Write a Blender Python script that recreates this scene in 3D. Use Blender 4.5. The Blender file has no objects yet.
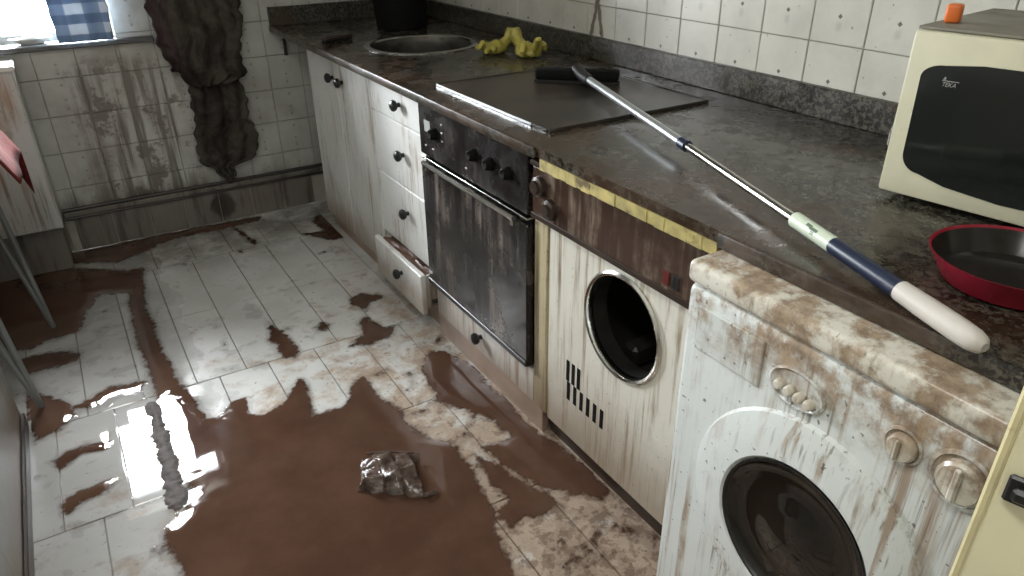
import bpy, bmesh, math, random
import numpy as np
from mathutils import Vector, Matrix
R = math.radians
random.seed(7)
sc = bpy.context.scene
C = sc.collection

# ------------------------------------------------------------------ camera
cam = bpy.data.cameras.new('camera')
cam_o = bpy.data.objects.new('camera', cam); C.objects.link(cam_o)
cr = Vector((0.85181773, -0.52374186, -0.01005112))
cu = Vector((0.25483063, 0.39754185, 0.88148842))
cf = Vector((0.45767664, 0.75342879, -0.47209866))
m = Matrix((( cr.x, cu.x, -cf.x, -0.9279), (cr.y, cu.y, -cf.y, -3.5444), (cr.z, cu.z, -cf.z, 1.3716), (0, 0, 0, 1)))
cam_o.matrix_world = m
cam.sensor_width = 36.0
cam.lens = 36.0 * 722.9 / 1024.0
cam.clip_start = 0.02
sc.camera = cam_o

# ------------------------------------------------------------------ world, lights, exposure
WIN = (-1.26, -0.69, 0.88, 1.58)          # window opening x0 x1 z0 z1
w = bpy.data.worlds.new('overcast_sky'); sc.world = w; w.use_nodes = True
bg = w.node_tree.nodes['Background']
bg.inputs[0].default_value = (0.92, 0.96, 1.0, 1)
bg.inputs[1].default_value = 190.0
por = bpy.data.lights.new('window_portal', 'AREA'); por.shape = 'RECTANGLE'
por.size = WIN[1] - WIN[0]; por.size_y = WIN[3] - WIN[2]; por.cycles.is_portal = True
por_o = bpy.data.objects.new('window_portal', por); C.objects.link(por_o)
por_o.location = ((WIN[0] + WIN[1]) / 2, 0.16, (WIN[2] + WIN[3]) / 2)
por_o.rotation_euler = (R(-90), 0, 0)     # faces -y, into the room
sc.view_settings.view_transform = 'Standard'
sc.view_settings.look = 'None'
sc.view_settings.exposure = 0.0
sc.view_settings.gamma = 1.0
sc.view_settings.use_curve_mapping = False

# ------------------------------------------------------------------ node helpers
class NT:
    def __init__(s, name):
        s.mat = bpy.data.materials.new(name); s.mat.use_nodes = True
        s.t = s.mat.node_tree; s.b = s.t.nodes['Principled BSDF']
        s._pos = None
    def n(s, typ, **kw):
        nd = s.t.nodes.new(typ)
        for k, v in kw.items(): setattr(nd, k, v)
        return nd
    def put(s, sock, v):
        if isinstance(v, bpy.types.NodeSocket): s.t.links.new(v, sock)
        elif isinstance(v, (tuple, list)) and len(v) == 3 and sock.type == 'RGBA': sock.default_value = (*v, 1)
        else: sock.default_value = v
    def pos(s):
        if s._pos is None: s._pos = s.n('ShaderNodeNewGeometry').outputs['Position']
        return s._pos
    def objc(s): return s.n('ShaderNodeTexCoord').outputs['Object']
    def map(s, vec, scale=(1, 1, 1), loc=(0, 0, 0), rot=(0, 0, 0)):
        nd = s.n('ShaderNodeMapping'); s.put(nd.inputs[0], vec)
        nd.inputs['Scale'].default_value = scale; nd.inputs['Location'].default_value = loc; nd.inputs['Rotation'].default_value = rot
        return nd.outputs[0]
    def noise(s, vec, scale=5, detail=4, rough=.55, dist=0):
        nd = s.n('ShaderNodeTexNoise'); s.put(nd.inputs['Vector'], vec)
        nd.inputs['Scale'].default_value = scale; nd.inputs['Detail'].default_value = detail
        nd.inputs['Roughness'].default_value = rough; nd.inputs['Distortion'].default_value = dist
        return nd.outputs['Fac']
    def voro(s, vec, scale=5, out='Color'):
        nd = s.n('ShaderNodeTexVoronoi'); s.put(nd.inputs['Vector'], vec); nd.inputs['Scale'].default_value = scale
        return nd.outputs[out]
    def sep(s, vec):
        nd = s.n('ShaderNodeSeparateXYZ'); s.put(nd.inputs[0], vec); return nd.outputs
    def m(s, op, a, b=0.0, c=None):
        nd = s.n('ShaderNodeMath', operation=op); s.put(nd.inputs[0], a); s.put(nd.inputs[1], b)
        if c is not None: s.put(nd.inputs[2], c)
        return nd.outputs[0]
    def step(s, v, lo, hi, a=0.0, b=1.0):
        nd = s.n('ShaderNodeMapRange', interpolation_type='SMOOTHSTEP'); s.put(nd.inputs[0], v)
        for i, q in zip((1, 2, 3, 4), (lo, hi, a, b)): s.put(nd.inputs[i], q)
        return nd.outputs[0]
    def mix(s, f, a, b):
        nd = s.n('ShaderNodeMix', data_type='RGBA'); s.put(nd.inputs[0], f); s.put(nd.inputs[6], a); s.put(nd.inputs[7], b)
        return nd.outputs[2]
    def mul(s, *a):
        o = a[0]
        for q in a[1:]: o = s.m('MULTIPLY', o, q)
        return o
    def bump(s, h, strength=.3, dist=.01):
        nd = s.n('ShaderNodeBump'); s.put(nd.inputs['Height'], h)
        nd.inputs['Strength'].default_value = strength; nd.inputs['Distance'].default_value = dist
        s.t.links.new(nd.outputs[0], s.b.inputs['Normal'])
    def out(s, col=None, rough=.5, metal=0.0, ior=None, coat=None, spec=None):
        if col is not None: s.put(s.b.inputs['Base Color'], col)
        s.put(s.b.inputs['Roughness'], rough); s.put(s.b.inputs['Metallic'], metal)
        if ior: s.b.inputs['IOR'].default_value = ior
        if coat is not None: s.put(s.b.inputs['Coat Weight'], coat); s.b.inputs['Coat Roughness'].default_value = .04
        if spec is not None: s.put(s.b.inputs['Specular IOR Level'], spec)
        return s.mat

MUD = (.085, .046, .030)
SILT = (.30, .215, .145)
DARKMUD = (.045, .030, .022)

def plain(name, col, rough=.5, metal=0.0, var=.12, coat=None, mud=0.0, mudcol=MUD, scale=9):
    t = NT(name); n = t.noise(t.pos(), scale, 5)
    c = t.mix(t.step(n, .3, .75), tuple(q * (1 - var) for q in col), tuple(min(1, q * (1 + var)) for q in col))
    if mud > 0:
        mk = t.step(t.noise(t.map(t.pos(), (1, 1, 1), (3.1, 7.7, 1.3)), scale * .8, 8, .65), .72 - mud * .45, .82 - mud * .35)
        c = t.mix(mk, c, mudcol)
    t.bump(n, .06, .004)
    return t.out(c, rough, metal, coat=coat)

def streaked(name, base, silt=SILT, amount=.5, vfreq=38, tint=(.5, .45, .36), lowmud=(0.0, 0.0), topmud=None, rough=.3, yax=True, speck=.5, splat=None):
    """white panel with dried muddy water running down it; streaks follow world height"""
    t = NT(name); p = t.pos()
    s1 = t.noise(t.map(p, (vfreq, vfreq, 2.2)), 1, 5, .6)
    s2 = t.noise(t.map(p, (vfreq * 2.6, vfreq * 2.6, 3.0), (5, 1, 9)), 1, 4, .6)
    big = t.noise(t.map(p, (1, 1, .8), (2, 4, 6)), 5.5, 4, .6)
    a = t.mul(t.step(s1, .50, .66), t.step(big, .58 - amount * .5, .76 - amount * .45))
    b = t.mul(t.step(s2, .54, .68), t.step(big, .48 - amount * .3, .70))
    c = t.mix(t.m('MULTIPLY', t.step(big, .3, .8), .55), base, tint)
    c = t.mix(t.m('MULTIPLY', a, .85), c, silt)
    c = t.mix(t.m('MULTIPLY', b, .7), c, (.11, .07, .045))
    sp = t.noise(t.map(p, (1, 1, 1), (9, 3, 2)), 85, 2, .5)
    c = t.mix(t.m('MULTIPLY', t.step(sp, .68, .74), speck), c, DARKMUD)
    z = t.sep(p)[2]
    if lowmud[1] > 0:
        zz = t.m('ADD', z, t.m('MULTIPLY', t.noise(p, 14, 5, .7), -.12))
        c = t.mix(t.m('MULTIPLY', t.step(zz, lowmud[1], lowmud[0]), .75), c, (.20, .14, .09))
    if topmud:
        zz = t.m('ADD', z, t.m('MULTIPLY', t.m('SUBTRACT', t.noise(p, 22, 7, .7), .5), topmud[2]))
        mk = t.mul(t.step(zz, topmud[0], topmud[1]), t.step(t.noise(t.map(p, (1, 1, 1), (4, 4, 1)), 13, 7, .68), .40, .56))
        c = t.mix(t.m('MULTIPLY', mk, .92), c, t.mix(t.step(t.noise(p, 40, 5, .7), .35, .65), (.20, .135, .085), (.36, .27, .18)))
    if splat:                                       # round splash of thrown mud with a ragged rim
        px, py, pz = t.sep(p); dx = t.m('SUBTRACT', px, splat[0]); dz = t.m('SUBTRACT', pz, splat[1])
        rr = t.m('SQRT', t.m('ADD', t.m('MULTIPLY', dx, dx), t.m('MULTIPLY', dz, dz)))
        rr = t.m('ADD', rr, t.m('MULTIPLY', t.m('SUBTRACT', t.noise(p, 35, 5, .7), .5), .05))
        c = t.mix(t.m('MULTIPLY', t.step(rr, splat[2] + .012, splat[2] - .012), .9), c, (.022, .016, .012))
    t.bump(t.m('ADD', s2, sp), .08, .004)
    return t.out(c, rough)

MT = {}
# ---- wall tile: white glaze, small printed diamond, grime
def tile_mat(name, base, back):
    t = NT(name); p = t.pos(); o = t.sep(t.objc())
    u, v = (o[0], o[2]) if back else (o[1], o[2])
    d = t.m('ADD', t.m('ABSOLUTE', u), t.m('ABSOLUTE', t.m('ADD', v, .012)))
    mark = t.step(d, .0075, .005)
    if back:
        v2 = t.m('ABSOLUTE', t.m('SUBTRACT', t.m('ABSOLUTE', v), .048))
        mark = t.m('MAXIMUM', mark, t.mul(t.step(t.m('ABSOLUTE', u), .006, .004), t.step(v2, .006, .004)))
    fl = t.mul(t.step(t.m('ABSOLUTE', u), .012, .003), t.step(t.m('ABSOLUTE', t.m('ADD', v, .034)), .016, .004))
    n = t.noise(p, 7, 5, .6)
    c = t.mix(t.step(n, .3, .8), base, tuple(q * .80 for q in base))
    c = t.mix(t.m('MULTIPLY', fl, .35), c, (.30, .30, .27))
    c = t.mix(t.m('MULTIPLY', mark, .45 if back else .85), c, (.07, .065, .055))
    if back:
        x, y, z = t.sep(p)
        # run-down stain left by a rag on the wall, and silt towards the skirting
        wob = t.m('MULTIPLY', t.m('SUBTRACT', t.noise(p, 9, 6, .7), .5), .22)
        xx = t.m('ADD', x, wob); zz = t.m('ADD', z, wob)
        area = t.mul(t.step(xx, -.98, -.84), t.step(xx, -.45, -.55), t.step(zz, .84, .74))
        st = t.noise(t.map(p, (24, 24, 1.6), (2, 0, 5)), 1, 4, .6)
        bl = t.noise(t.map(p, (1, 1, 1), (1, 8, 3)), 8, 6, .7)
        sm = t.mul(area, t.m('MAXIMUM', t.step(st, .44, .60), t.step(bl, .50, .58)))
        c = t.mix(t.m('MULTIPLY', sm, .80), c, (.085, .068, .054))
        low = t.step(t.m('ADD', z, t.m('MULTIPLY', t.noise(t.map(p, (20, 20, 3)), 1, 5, .7), -.30)), .16, .0)
        lft = t.step(x, -.15, -.75)
        c = t.mix(t.m('MULTIPLY', t.mul(low, t.m('ADD', .35, t.m('MULTIPLY', lft, .65))), .85), c, (.07, .055, .042))
        film = t.step(t.noise(t.map(p, (1, 1, 1), (5, 5, 5)), 3.5, 6, .65), .42, .7)
        c = t.mix(t.m('MULTIPLY', film, .45), c, (.20, .175, .145))
    if not back:                                    # forked dried run of mud above the upstand
        x, y, z = t.sep(p); wv = t.m('MULTIPLY', t.m('SUBTRACT', t.noise(p, 40, 4, .6), .5), .02)
        fork = t.m('ADD', .004, t.m('MULTIPLY', t.m('MAXIMUM', t.m('SUBTRACT', 1.06, z), 0.0), .26))
        yy = t.m('ABSOLUTE', t.m('ADD', t.m('ADD', y, YST), wv)); dd = t.m('ABSOLUTE', t.m('SUBTRACT', yy, fork))
        c = t.mix(t.m('MULTIPLY', t.mul(t.step(dd, .012, .006), t.step(z, 1.13, 1.07)), .8), c, (.10, .07, .05))
    sp = t.noise(t.map(p, (1, 1, 1), (9, 3, 2)), 70, 2, .5)
    c = t.mix(t.m('MULTIPLY', t.step(sp, .72, .76), .5), c, DARKMUD)
    t.bump(n, .03, .003)
    return t.out(c, .22)
YST = 1.457
MT['tile_r'] = tile_mat('wall_tile_glaze', (.56, .55, .49), False)
MT['tile_b'] = tile_mat('wall_tile_glaze_stained', (.50, .50, .46), True)
MT['grout'] = plain('dirty_grout', (.30, .285, .245), .85)
MT['floor_grout'] = plain('floor_grout', (.21, .18, .14), .6)
MT['plaster'] = plain('old_plaster', (.52, .51, .47), .8)
MT['ceiling'] = plain('ceiling_paint', (.62, .61, .57), .8)

# ---- floor tile: white under drying silt
def floor_mat():
    t = NT('floor_tile_silted'); p = t.pos(); x, y, z = t.sep(p)
    n1 = t.noise(p, 9, 8, .68, .3); n2 = t.noise(t.map(p, (1, 1, 1), (4, 2, 0)), 26, 6, .7)
    base = t.mix(t.step(t.noise(p, 4, 4), .3, .7), (.62, .62, .60), (.50, .50, .47))
    # how much silt settled: more towards the washing machines (low y, high x)
    g = t.m('ADD', t.m('MULTIPLY', t.m('ADD', y, 1.25), -.16), t.m('MULTIPLY', t.m('ADD', x, .55), .13))
    g = t.m('MAXIMUM', t.m('MINIMUM', g, .26), -.16)
    mk = t.step(t.m('ADD', n1, g), .50, .70)
    c = t.mix(t.m('MULTIPLY', mk, .80), base, t.mix(t.step(n2, .35, .65), (.24, .155, .095), (.42, .31, .21)))
    m2 = t.step(t.m('ADD', n2, t.m('MULTIPLY', g, .6)), .62, .72)
    c = t.mix(t.m('MULTIPLY', m2, .65), c, MUD)
    far = t.step(y, -.70, -.15)
    dust = t.mul(far, t.step(t.noise(t.map(p, (1, 1, 1), (8, 1, 0)), 6, 6, .7), .30, .60))
    c = t.mix(t.m('MULTIPLY', dust, .80), c, (.12, .092, .07))
    sp = t.noise(t.map(p, (1, 1, 1), (9, 3, 2)), 60, 2, .5)
    c = t.mix(t.m('MULTIPLY', t.step(sp, .69, .74), .7), c, MUD)
    wet = t.step(t.m('ADD', x, t.m('MULTIPLY', t.m('SUBTRACT', t.noise(p, 5, 4), .5), .25)), -.72, -.86)   # left strip still under water
    rough = t.m('SUBTRACT', .34, t.m('MULTIPLY', wet, .315))
    t.bump(t.noise(p, 5, 2), .02, .004)
    c = t.mix(t.m('MULTIPLY', wet, .60), c, (.25, .245, .235))
    return t.out(c, rough, ior=1.5)
MT['floor'] = floor_mat()
def water_mat():
    t = NT('muddy_water_film'); p = t.pos()
    n = t.noise(p, 5, 5, .6)
    c = t.mix(t.step(n, .3, .7), (.064, .032, .021), (.090, .049, .032))
    t.bump(t.noise(p, 8, 2), .012, .004)
    # the film thins out towards its shore: the shallower it lies, the more of the tile shows through
    z = t.sep(p)[2]; dep = t.m('ADD', z, t.m('MULTIPLY', t.m('SUBTRACT', t.noise(t.map(p, (1, 1, 1), (6, 2, 3)), 45, 6, .7), .5), .0032))
    t.put(t.b.inputs['Alpha'], t.step(dep, .0004, .0017, .12, 1.0))
    return t.out(c, t.step(t.noise(t.map(p, (1, 1, 1), (1, 2, 3)), 20, 5, .6), .5, .75, .03, .10), ior=1.38)
MT['water'] = water_mat()

# ---- granite under mud
def granite(name, film, rough=.16):
    t = NT(name); p = t.pos()
    v = t.voro(p, 210, 'Color'); v2 = t.voro(t.map(p, (1, 1, 1), (3, 1, 2)), 95, 'Color')
    g = t.mix(.5, v, v2); gs = t.n('ShaderNodeRGBToBW'); t.put(gs.inputs[0], g)
    c = t.mix(t.step(gs.outputs[0], .38, .68), (.011, .010, .008), (.094, .086, .066))
    n = t.noise(p, 4.5, 8, .68, .4); n2 = t.noise(t.map(p, (1, 1, 1), (5, 7, 1)), 13, 6, .7)
    x, y, z = t.sep(p)
    edge = t.m('MULTIPLY', t.step(x, .26, -.05), .15)
    mk = t.step(t.m('ADD', n, edge), .64 - film * .28, .80 - film * .28)
    mc = t.mix(t.step(n2, .35, .65), (.036, .021, .013), (.072, .045, .029))
    c = t.mix(t.m('MULTIPLY', mk, .90), c, mc)
    c = t.mix(t.m('MULTIPLY', t.step(n2, .40, .75), .35), c, (.052, .041, .031))
    t.bump(t.m('ADD', gs.outputs[0], t.m('MULTIPLY', n2, 1.5)), .05, .003)
    return t.out(c, t.step(n2, .40, .7, rough, rough + .25))
MT['granite'] = granite('granite_worktop', .45)
MT['granite_b'] = granite('granite_upstand', .30, .3)

MT['door'] = streaked('cabinet_white', (.74, .75, .73), amount=.34, vfreq=34, lowmud=(.02, .22), tint=(.64, .63, .58))
MT['unit'] = streaked('appliance_front_dirty', (.68, .67, .60), amount=.62, vfreq=38, lowmud=(.02, .34), tint=(.55, .51, .41), silt=(.26, .20, .13))
MT['unit_post'] = streaked('appliance_post_dirty', (.50, .44, .29), amount=.85, vfreq=44, lowmud=(.02, .30), tint=(.36, .29, .17), silt=(.15, .11, .06))
MT['washer'] = streaked('washer_enamel', (.66, .70, .69), amount=.38, vfreq=46, tint=(.57, .60, .57), topmud=(.67, .80, .24), rough=.22, speck=.7)
MT['washer_lid'] = streaked('washer_lid_enamel', (.68, .67, .60), amount=.2, vfreq=20, tint=(.58, .53, .42), topmud=(.70, .78, .12), rough=.25)
MT['cream'] = plain('cream_paint', (.74, .70, .48), .38, var=.06, mud=.12, mudcol=(.35, .28, .15), scale=5)
MT['cream_edge'] = plain('cream_lipping', (.62, .56, .33), .42, var=.10, mud=.3, mudcol=(.28, .21, .10), scale=16)
MT['mw'] = plain('microwave_shell', (.58, .56, .41), .32, var=.05, mud=.22, mudcol=(.30, .22, .12), scale=12)
MT['mw_top'] = plain('microwave_top_dusty', (.17, .16, .12), .55, var=.25, mud=.4, mudcol=(.07, .06, .042), scale=8)
MT['black_glass'] = plain('black_glass', (.010, .012, .011), .10, var=.05)
MT['logo'] = plain('logo_print', (.30, .31, .29), .5)
MT['black'] = plain('black_plastic', (.012, .012, .012), .35)
MT['matt_black'] = NT('matt_black').out((.004, .004, .004), .75, spec=.15)
def oven_glass(name, film):
    t = NT(name); p = t.pos()
    s1 = t.noise(t.map(p, (26, 26, 2.0)), 1, 5, .65); b = t.noise(p, 6, 6, .65)
    c = t.mix(t.m('MULTIPLY', t.mul(t.step(s1, .45, .72), t.step(b, .35, .65)), film), (.014, .012, .012), (.20, .165, .14))
    return t.out(c, t.step(b, .35, .65, .10, .38))
MT['oven'] = oven_glass('oven_door_glass_muddy', .95)
MT['oven_panel'] = oven_glass('oven_panel_muddy', .30)
MT['hob'] = plain('hob_glass_muddy', (.020, .018, .015), .30, var=.35, mud=.75, mudcol=(.046, .034, .025), scale=9)
MT['control'] = oven_glass('control_fascia_muddy', .0)
def control_mat():
    t = NT('brown_fascia'); p = t.pos()
    s1 = t.noise(t.map(p, (26, 26, 3.0)), 1, 5, .65); b = t.noise(p, 7, 6, .65)
    c = t.mix(t.mul(t.step(s1, .42, .7), t.step(b, .35, .65)), (.050, .028, .019), (.26, .20, .155))
    return t.out(c, .24)
MT['control'] = control_mat()
MT['steel'] = plain('stainless_steel', (.62, .62, .60), .18, 1.0, var=.08)
MT['bowl'] = plain('sink_bowl_muddy', (.22, .21, .19), .22, .9, var=.3, mud=.5, mudcol=(.045, .035, .028), scale=8)
MT['chrome'] = plain('chrome_dirty', (.70, .70, .66), .16, 1.0, var=.15)
MT['alu'] = plain('aluminium_tube', (.62, .65, .66), .30, .85, var=.06)
MT['yellow'] = plain('yellow_core_board', (.43, .36, .13), .7, var=.30, mud=.55, mudcol=(.12, .08, .03), scale=22)
MT['plinth'] = plain('plinth_silted', (.30, .215, .165), .35, var=.2, mud=.3, mudcol=(.15, .09, .06), scale=6)
MT['plinth_dark'] = plain('plinth_dark', (.035, .022, .016), .3, var=.3)
MT['skirting'] = streaked('skirting_tile_dirty', (.17, .155, .135), splat=(-.414, .085, .058), amount=.95, vfreq=22, tint=(.095, .082, .068), silt=(.05, .04, .032))
MT['pipe'] = plain('dark_trim', (.035, .028, .023), .4, var=.3)
MT['cloth'] = None
def cloth_mat(name, a, b, sc_=7):
    t = NT(name); p = t.pos(); n = t.noise(p, sc_, 7, .68, .6); n2 = t.noise(t.map(p, (60, 60, 12)), 1, 3, .6)
    c = t.mix(t.step(n, .34, .64), a, b); c = t.mix(t.m('MULTIPLY', n2, .25), c, (.02, .016, .014))
    t.bump(t.m('ADD', n, n2), .35, .006)
    return t.out(c, .9, spec=.12)
MT['cloth'] = cloth_mat('mud_soaked_cloth', (.020, .016, .014), (.082, .071, .058))
MT['cloth_red'] = cloth_mat('mud_soaked_cloth_purple', (.035, .022, .024), (.085, .062, .062))
MT['red_cloth'] = cloth_mat('red_tablecloth', (.10, .012, .010), (.18, .032, .022))
def check_mat():
    t = NT('blue_checked_cotton'); o = t.sep(t.pos())
    u = t.m('FRACT', t.m('MULTIPLY', t.m('ADD', o[0], 4.035), 1 / .125)); v = t.m('FRACT', t.m('MULTIPLY', t.m('ADD', o[2], 4.06), 1 / .076))
    a = t.step(u, .46, .5); b = t.step(v, .46, .5)
    c = t.mix(a, (.13, .19, .28), (.17, .24, .34)); c = t.mix(t.mul(a, b), c, (.50, .55, .60))
    c = t.mix(t.mul(t.step(u, .5, .46), b, .45), c, (.35, .44, .55))
    tr = t.n('ShaderNodeBsdfTranslucent'); t.put(tr.inputs[0], c); mx = t.n('ShaderNodeMixShader'); mx.inputs[0].default_value = .12
    t.out(c, .8); t.t.links.new(t.b.outputs[0], mx.inputs[1]); t.t.links.new(tr.outputs[0], mx.inputs[2])
    t.t.links.new(mx.outputs[0], t.t.nodes['Material Output'].inputs[0])
    return t.mat
MT['check'] = check_mat()
MT['white_frame'] = plain('white_window_frame', (.72, .73, .73), .4)
MT['sill'] = plain('dark_sill_stone', (.085, .085, .085), .35, var=.3)
MT['white_plastic'] = plain('white_plastic', (.66, .65, .61), .4, var=.06)
MT['grip'] = plain('pale_grip', (.55, .52, .47), .5, var=.12)
MT['navy'] = plain('navy_sleeve', (.012, .019, .045), .35, var=.1)
MT['label'] = plain('pale_green_label', (.60, .68, .55), .4, var=.08)
MT['ink'] = plain('label_ink', (.10, .15, .09), .5)
MT['rubber_yellow'] = plain('yellow_rubber', (.40, .35, .07), .38, var=.25, mud=.25, mudcol=(.13, .10, .03), scale=30)
MT['orange'] = plain('orange_plastic', (.75, .17, .03), .4, var=.12)
MT['pan_red'] = plain('red_enamel', (.30, .015, .035), .22, var=.1)
MT['pan_in'] = plain('pan_nonstick', (.018, .016, .014), .22, var=.3, mud=.3, mudcol=(.05, .032, .022))
MT['red_lamp'] = plain('red_pilot_lens', (.11, .018, .014), .3)
MT['grey_panel'] = streaked('grey_white_unit', (.33, .335, .32), amount=.35, vfreq=14, tint=(.27, .265, .24), lowmud=(.02, .16))
MT['pale_unit'] = streaked('pale_cupboard', (.50, .51, .49), amount=.40, vfreq=26, tint=(.40, .39, .36))
MT['leg_metal'] = plain('grey_metal_leg', (.20, .21, .205), .35, .4)
MT['wood'] = plain('table_laminate', (.35, .27, .18), .5)
MT['drawer_mud'] = plain('mud_in_drawer', (.16, .088, .062), .3, var=.18)
def bag_mat():
    t = NT('muddy_plastic_film'); p = t.pos(); n = t.noise(p, 40, 6, .65)
    c = t.mix(t.step(n, .35, .65), (.045, .030, .024), (.12, .085, .068))
    t.bump(t.noise(p, 26, 4, .6, 1.5), .5, .008)
    return t.out(c, .14)
MT['bag'] = bag_mat()
def pane_mat():
    t = NT('window_glass'); nt = t.t
    tr = t.n('ShaderNodeBsdfTransparent'); gl = t.n('ShaderNodeBsdfGlossy'); gl.inputs['Roughness'].default_value = .01
    mx = t.n('ShaderNodeMixShader'); fr = t.n('ShaderNodeFresnel'); fr.inputs['IOR'].default_value = 1.45
    nt.links.new(fr.outputs[0], mx.inputs[0]); nt.links.new(tr.outputs[0], mx.inputs[1]); nt.links.new(gl.outputs[0], mx.inputs[2])
    nt.links.new(mx.outputs[0], nt.nodes['Material Output'].inputs[0]); return t.mat
MT['pane'] = pane_mat()
def glass_mat(name, col):
    t = NT(name); t.b.inputs['Transmission Weight'].default_value = 1.0
    return t.out(col, .03, ior=1.45)
MT['jar'] = glass_mat('jar_glass', (.85, .82, .75))
MT['porthole'] = plain('porthole_glass', (.011, .009, .007), .06, var=.3, mud=.35, mudcol=(.05, .034, .022), scale=7)
MT['drum'] = plain('drum_dark_steel', (.035, .034, .030), .35, .5, var=.3)
def emit_mat():
    t = NT('fill_lamp_diffuser'); t.b.inputs['Emission Color'].default_value = (1, .95, .85, 1); t.b.inputs['Emission Strength'].default_value = 2.0
    return t.out((.8, .8, .75), .5)
MT['diffuser'] = emit_mat()  # glowing face of the added fill lamp, out of view

# ------------------------------------------------------------------ mesh helpers
def bx(bm, x0, x1, y0, y1, z0, z1, bev=0.0, seg=1):
    r = bmesh.ops.create_cube(bm, size=1.0)
    vs = r['verts']
    for v in vs:
        v.co = Vector((x0 + (v.co.x + .5) * (x1 - x0), y0 + (v.co.y + .5) * (y1 - y0), z0 + (v.co.z + .5) * (z1 - z0)))
    if bev > 0:
        es = list({e for v in vs for e in v.link_edges})
        bmesh.ops.bevel(bm, geom=es, offset=bev, segments=seg, affect='EDGES', profile=.5)
    return bm
def box(*a, **k): return bx(bmesh.new(), *a, **k)
def tube(bm, pts, rad, n=10, caps=True):
    pts = [Vector(p) for p in pts]; rings = []
    if not isinstance(rad, (list, tuple)): rad = [rad] * len(pts)
    for i, p in enumerate(pts):
        d = (pts[min(i + 1, len(pts) - 1)] - pts[max(i - 1, 0)]).normalized()
        a = Vector((0, 0, 1)) if abs(d.z) < .9 else Vector((1, 0, 0))
        s = d.cross(a).normalized(); u = s.cross(d)
        rings.append([bm.verts.new(p + rad[i] * (math.cos(2 * math.pi * k / n) * s + math.sin(2 * math.pi * k / n) * u)) for k in range(n)])
    for a, b in zip(rings, rings[1:]):
        for k in range(n): bm.faces.new((a[k], a[(k + 1) % n], b[(k + 1) % n], b[k]))
    if caps: bm.faces.new(rings[0]); bm.faces.new(rings[-1][::-1])
    return bm
def lathe(bm, prof, n=32, mat=None, close=False):
    """prof: (r, h) pairs about local z; mat places it"""
    mat = mat or Matrix.Identity(4); rings = []
    for r, h in prof:
        if r < 1e-6: rings.append([bm.verts.new(mat @ Vector((0, 0, h)))])
        else: rings.append([bm.verts.new(mat @ Vector((r * math.cos(2 * math.pi * k / n), r * math.sin(2 * math.pi * k / n), h))) for k in range(n)])
    prs = list(zip(rings, rings[1:]))
    if close: prs.append((rings[-1], rings[0]))
    for a, b in prs:
        for k in range(n):
            k2 = (k + 1) % n
            if len(a) == 1 and len(b) == 1: continue
            if len(a) == 1: bm.faces.new((a[0], b[k2], b[k]))
            elif len(b) == 1: bm.faces.new((a[k], a[k2], b[0]))
            else: bm.faces.new((a[k], a[k2], b[k2], b[k]))
    return bm
def T(x, y, z): return Matrix.Translation((x, y, z))
FACE_MX = Matrix.Rotation(R(-90), 4, 'Y')        # local +z -> world -x (faces the camera side)
def prism(bm, outline, z0, z1, mat=None):
    mat = mat or Matrix.Identity(4)
    a = [bm.verts.new(mat @ Vector((x, y, z0))) for x, y in outline]; b = [bm.verts.new(mat @ Vector((x, y, z1))) for x, y in outline]
    bm.faces.new(a[::-1]); bm.faces.new(b)
    for i in range(len(a)): bm.faces.new((a[i], a[(i + 1) % len(a)], b[(i + 1) % len(a)], b[i]))
    return bm
def rrect(w, h, r, n=5):
    o = []
    for cx, cy, a0 in ((w / 2 - r, h / 2 - r, 0), (-w / 2 + r, h / 2 - r, 90), (-w / 2 + r, -h / 2 + r, 180), (w / 2 - r, -h / 2 + r, 270)):
        for k in range(n + 1):
            a = R(a0 + 90 * k / n); o.append((cx + r * math.cos(a), cy + r * math.sin(a)))
    return o
def plate_hole(bm, outline, hc, hr, z0, z1, mat=None, n=48):
    """flat plate with a round hole"""
    mat = mat or Matrix.Identity(4)
    tmp = bmesh.new()
    def loop(pts):
        vs = [tmp.verts.new((x, y, 0)) for x, y in pts]
        return [tmp.edges.new((vs[i], vs[(i + 1) % len(vs)])) for i in range(len(vs))]
    hp = [(hc[0] + hr * math.cos(2 * math.pi * k / n), hc[1] + hr * math.sin(2 * math.pi * k / n)) for k in range(n)]
    e = loop(outline) + loop(hp)
    bmesh.ops.triangle_fill(tmp, use_beauty=True, use_dissolve=False, edges=e)
    tmp.verts.index_update()
    P = [v.co.copy() for v in tmp.verts]; F = [[v.index for v in f.verts] for f in tmp.faces if (f.calc_center_median().xy - Vector(hc)).length > hr * .93]
    tmp.free()
    a = [bm.verts.new(mat @ Vector((q.x, q.y, z0))) for q in P]; b = [bm.verts.new(mat @ Vector((q.x, q.y, z1))) for q in P]
    for f in F: bm.faces.new([a[i] for i in f[::-1]]); bm.faces.new([b[i] for i in f])
    no = len(outline)
    for s, cnt in ((0, no), (no, n)):
        for i in range(cnt):
            j = (i + 1) % cnt; bm.faces.new((a[s + i], a[s + j], b[s + j], b[s + i]))
    bmesh.ops.recalc_face_normals(bm, faces=bm.faces)
    return bm

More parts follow.
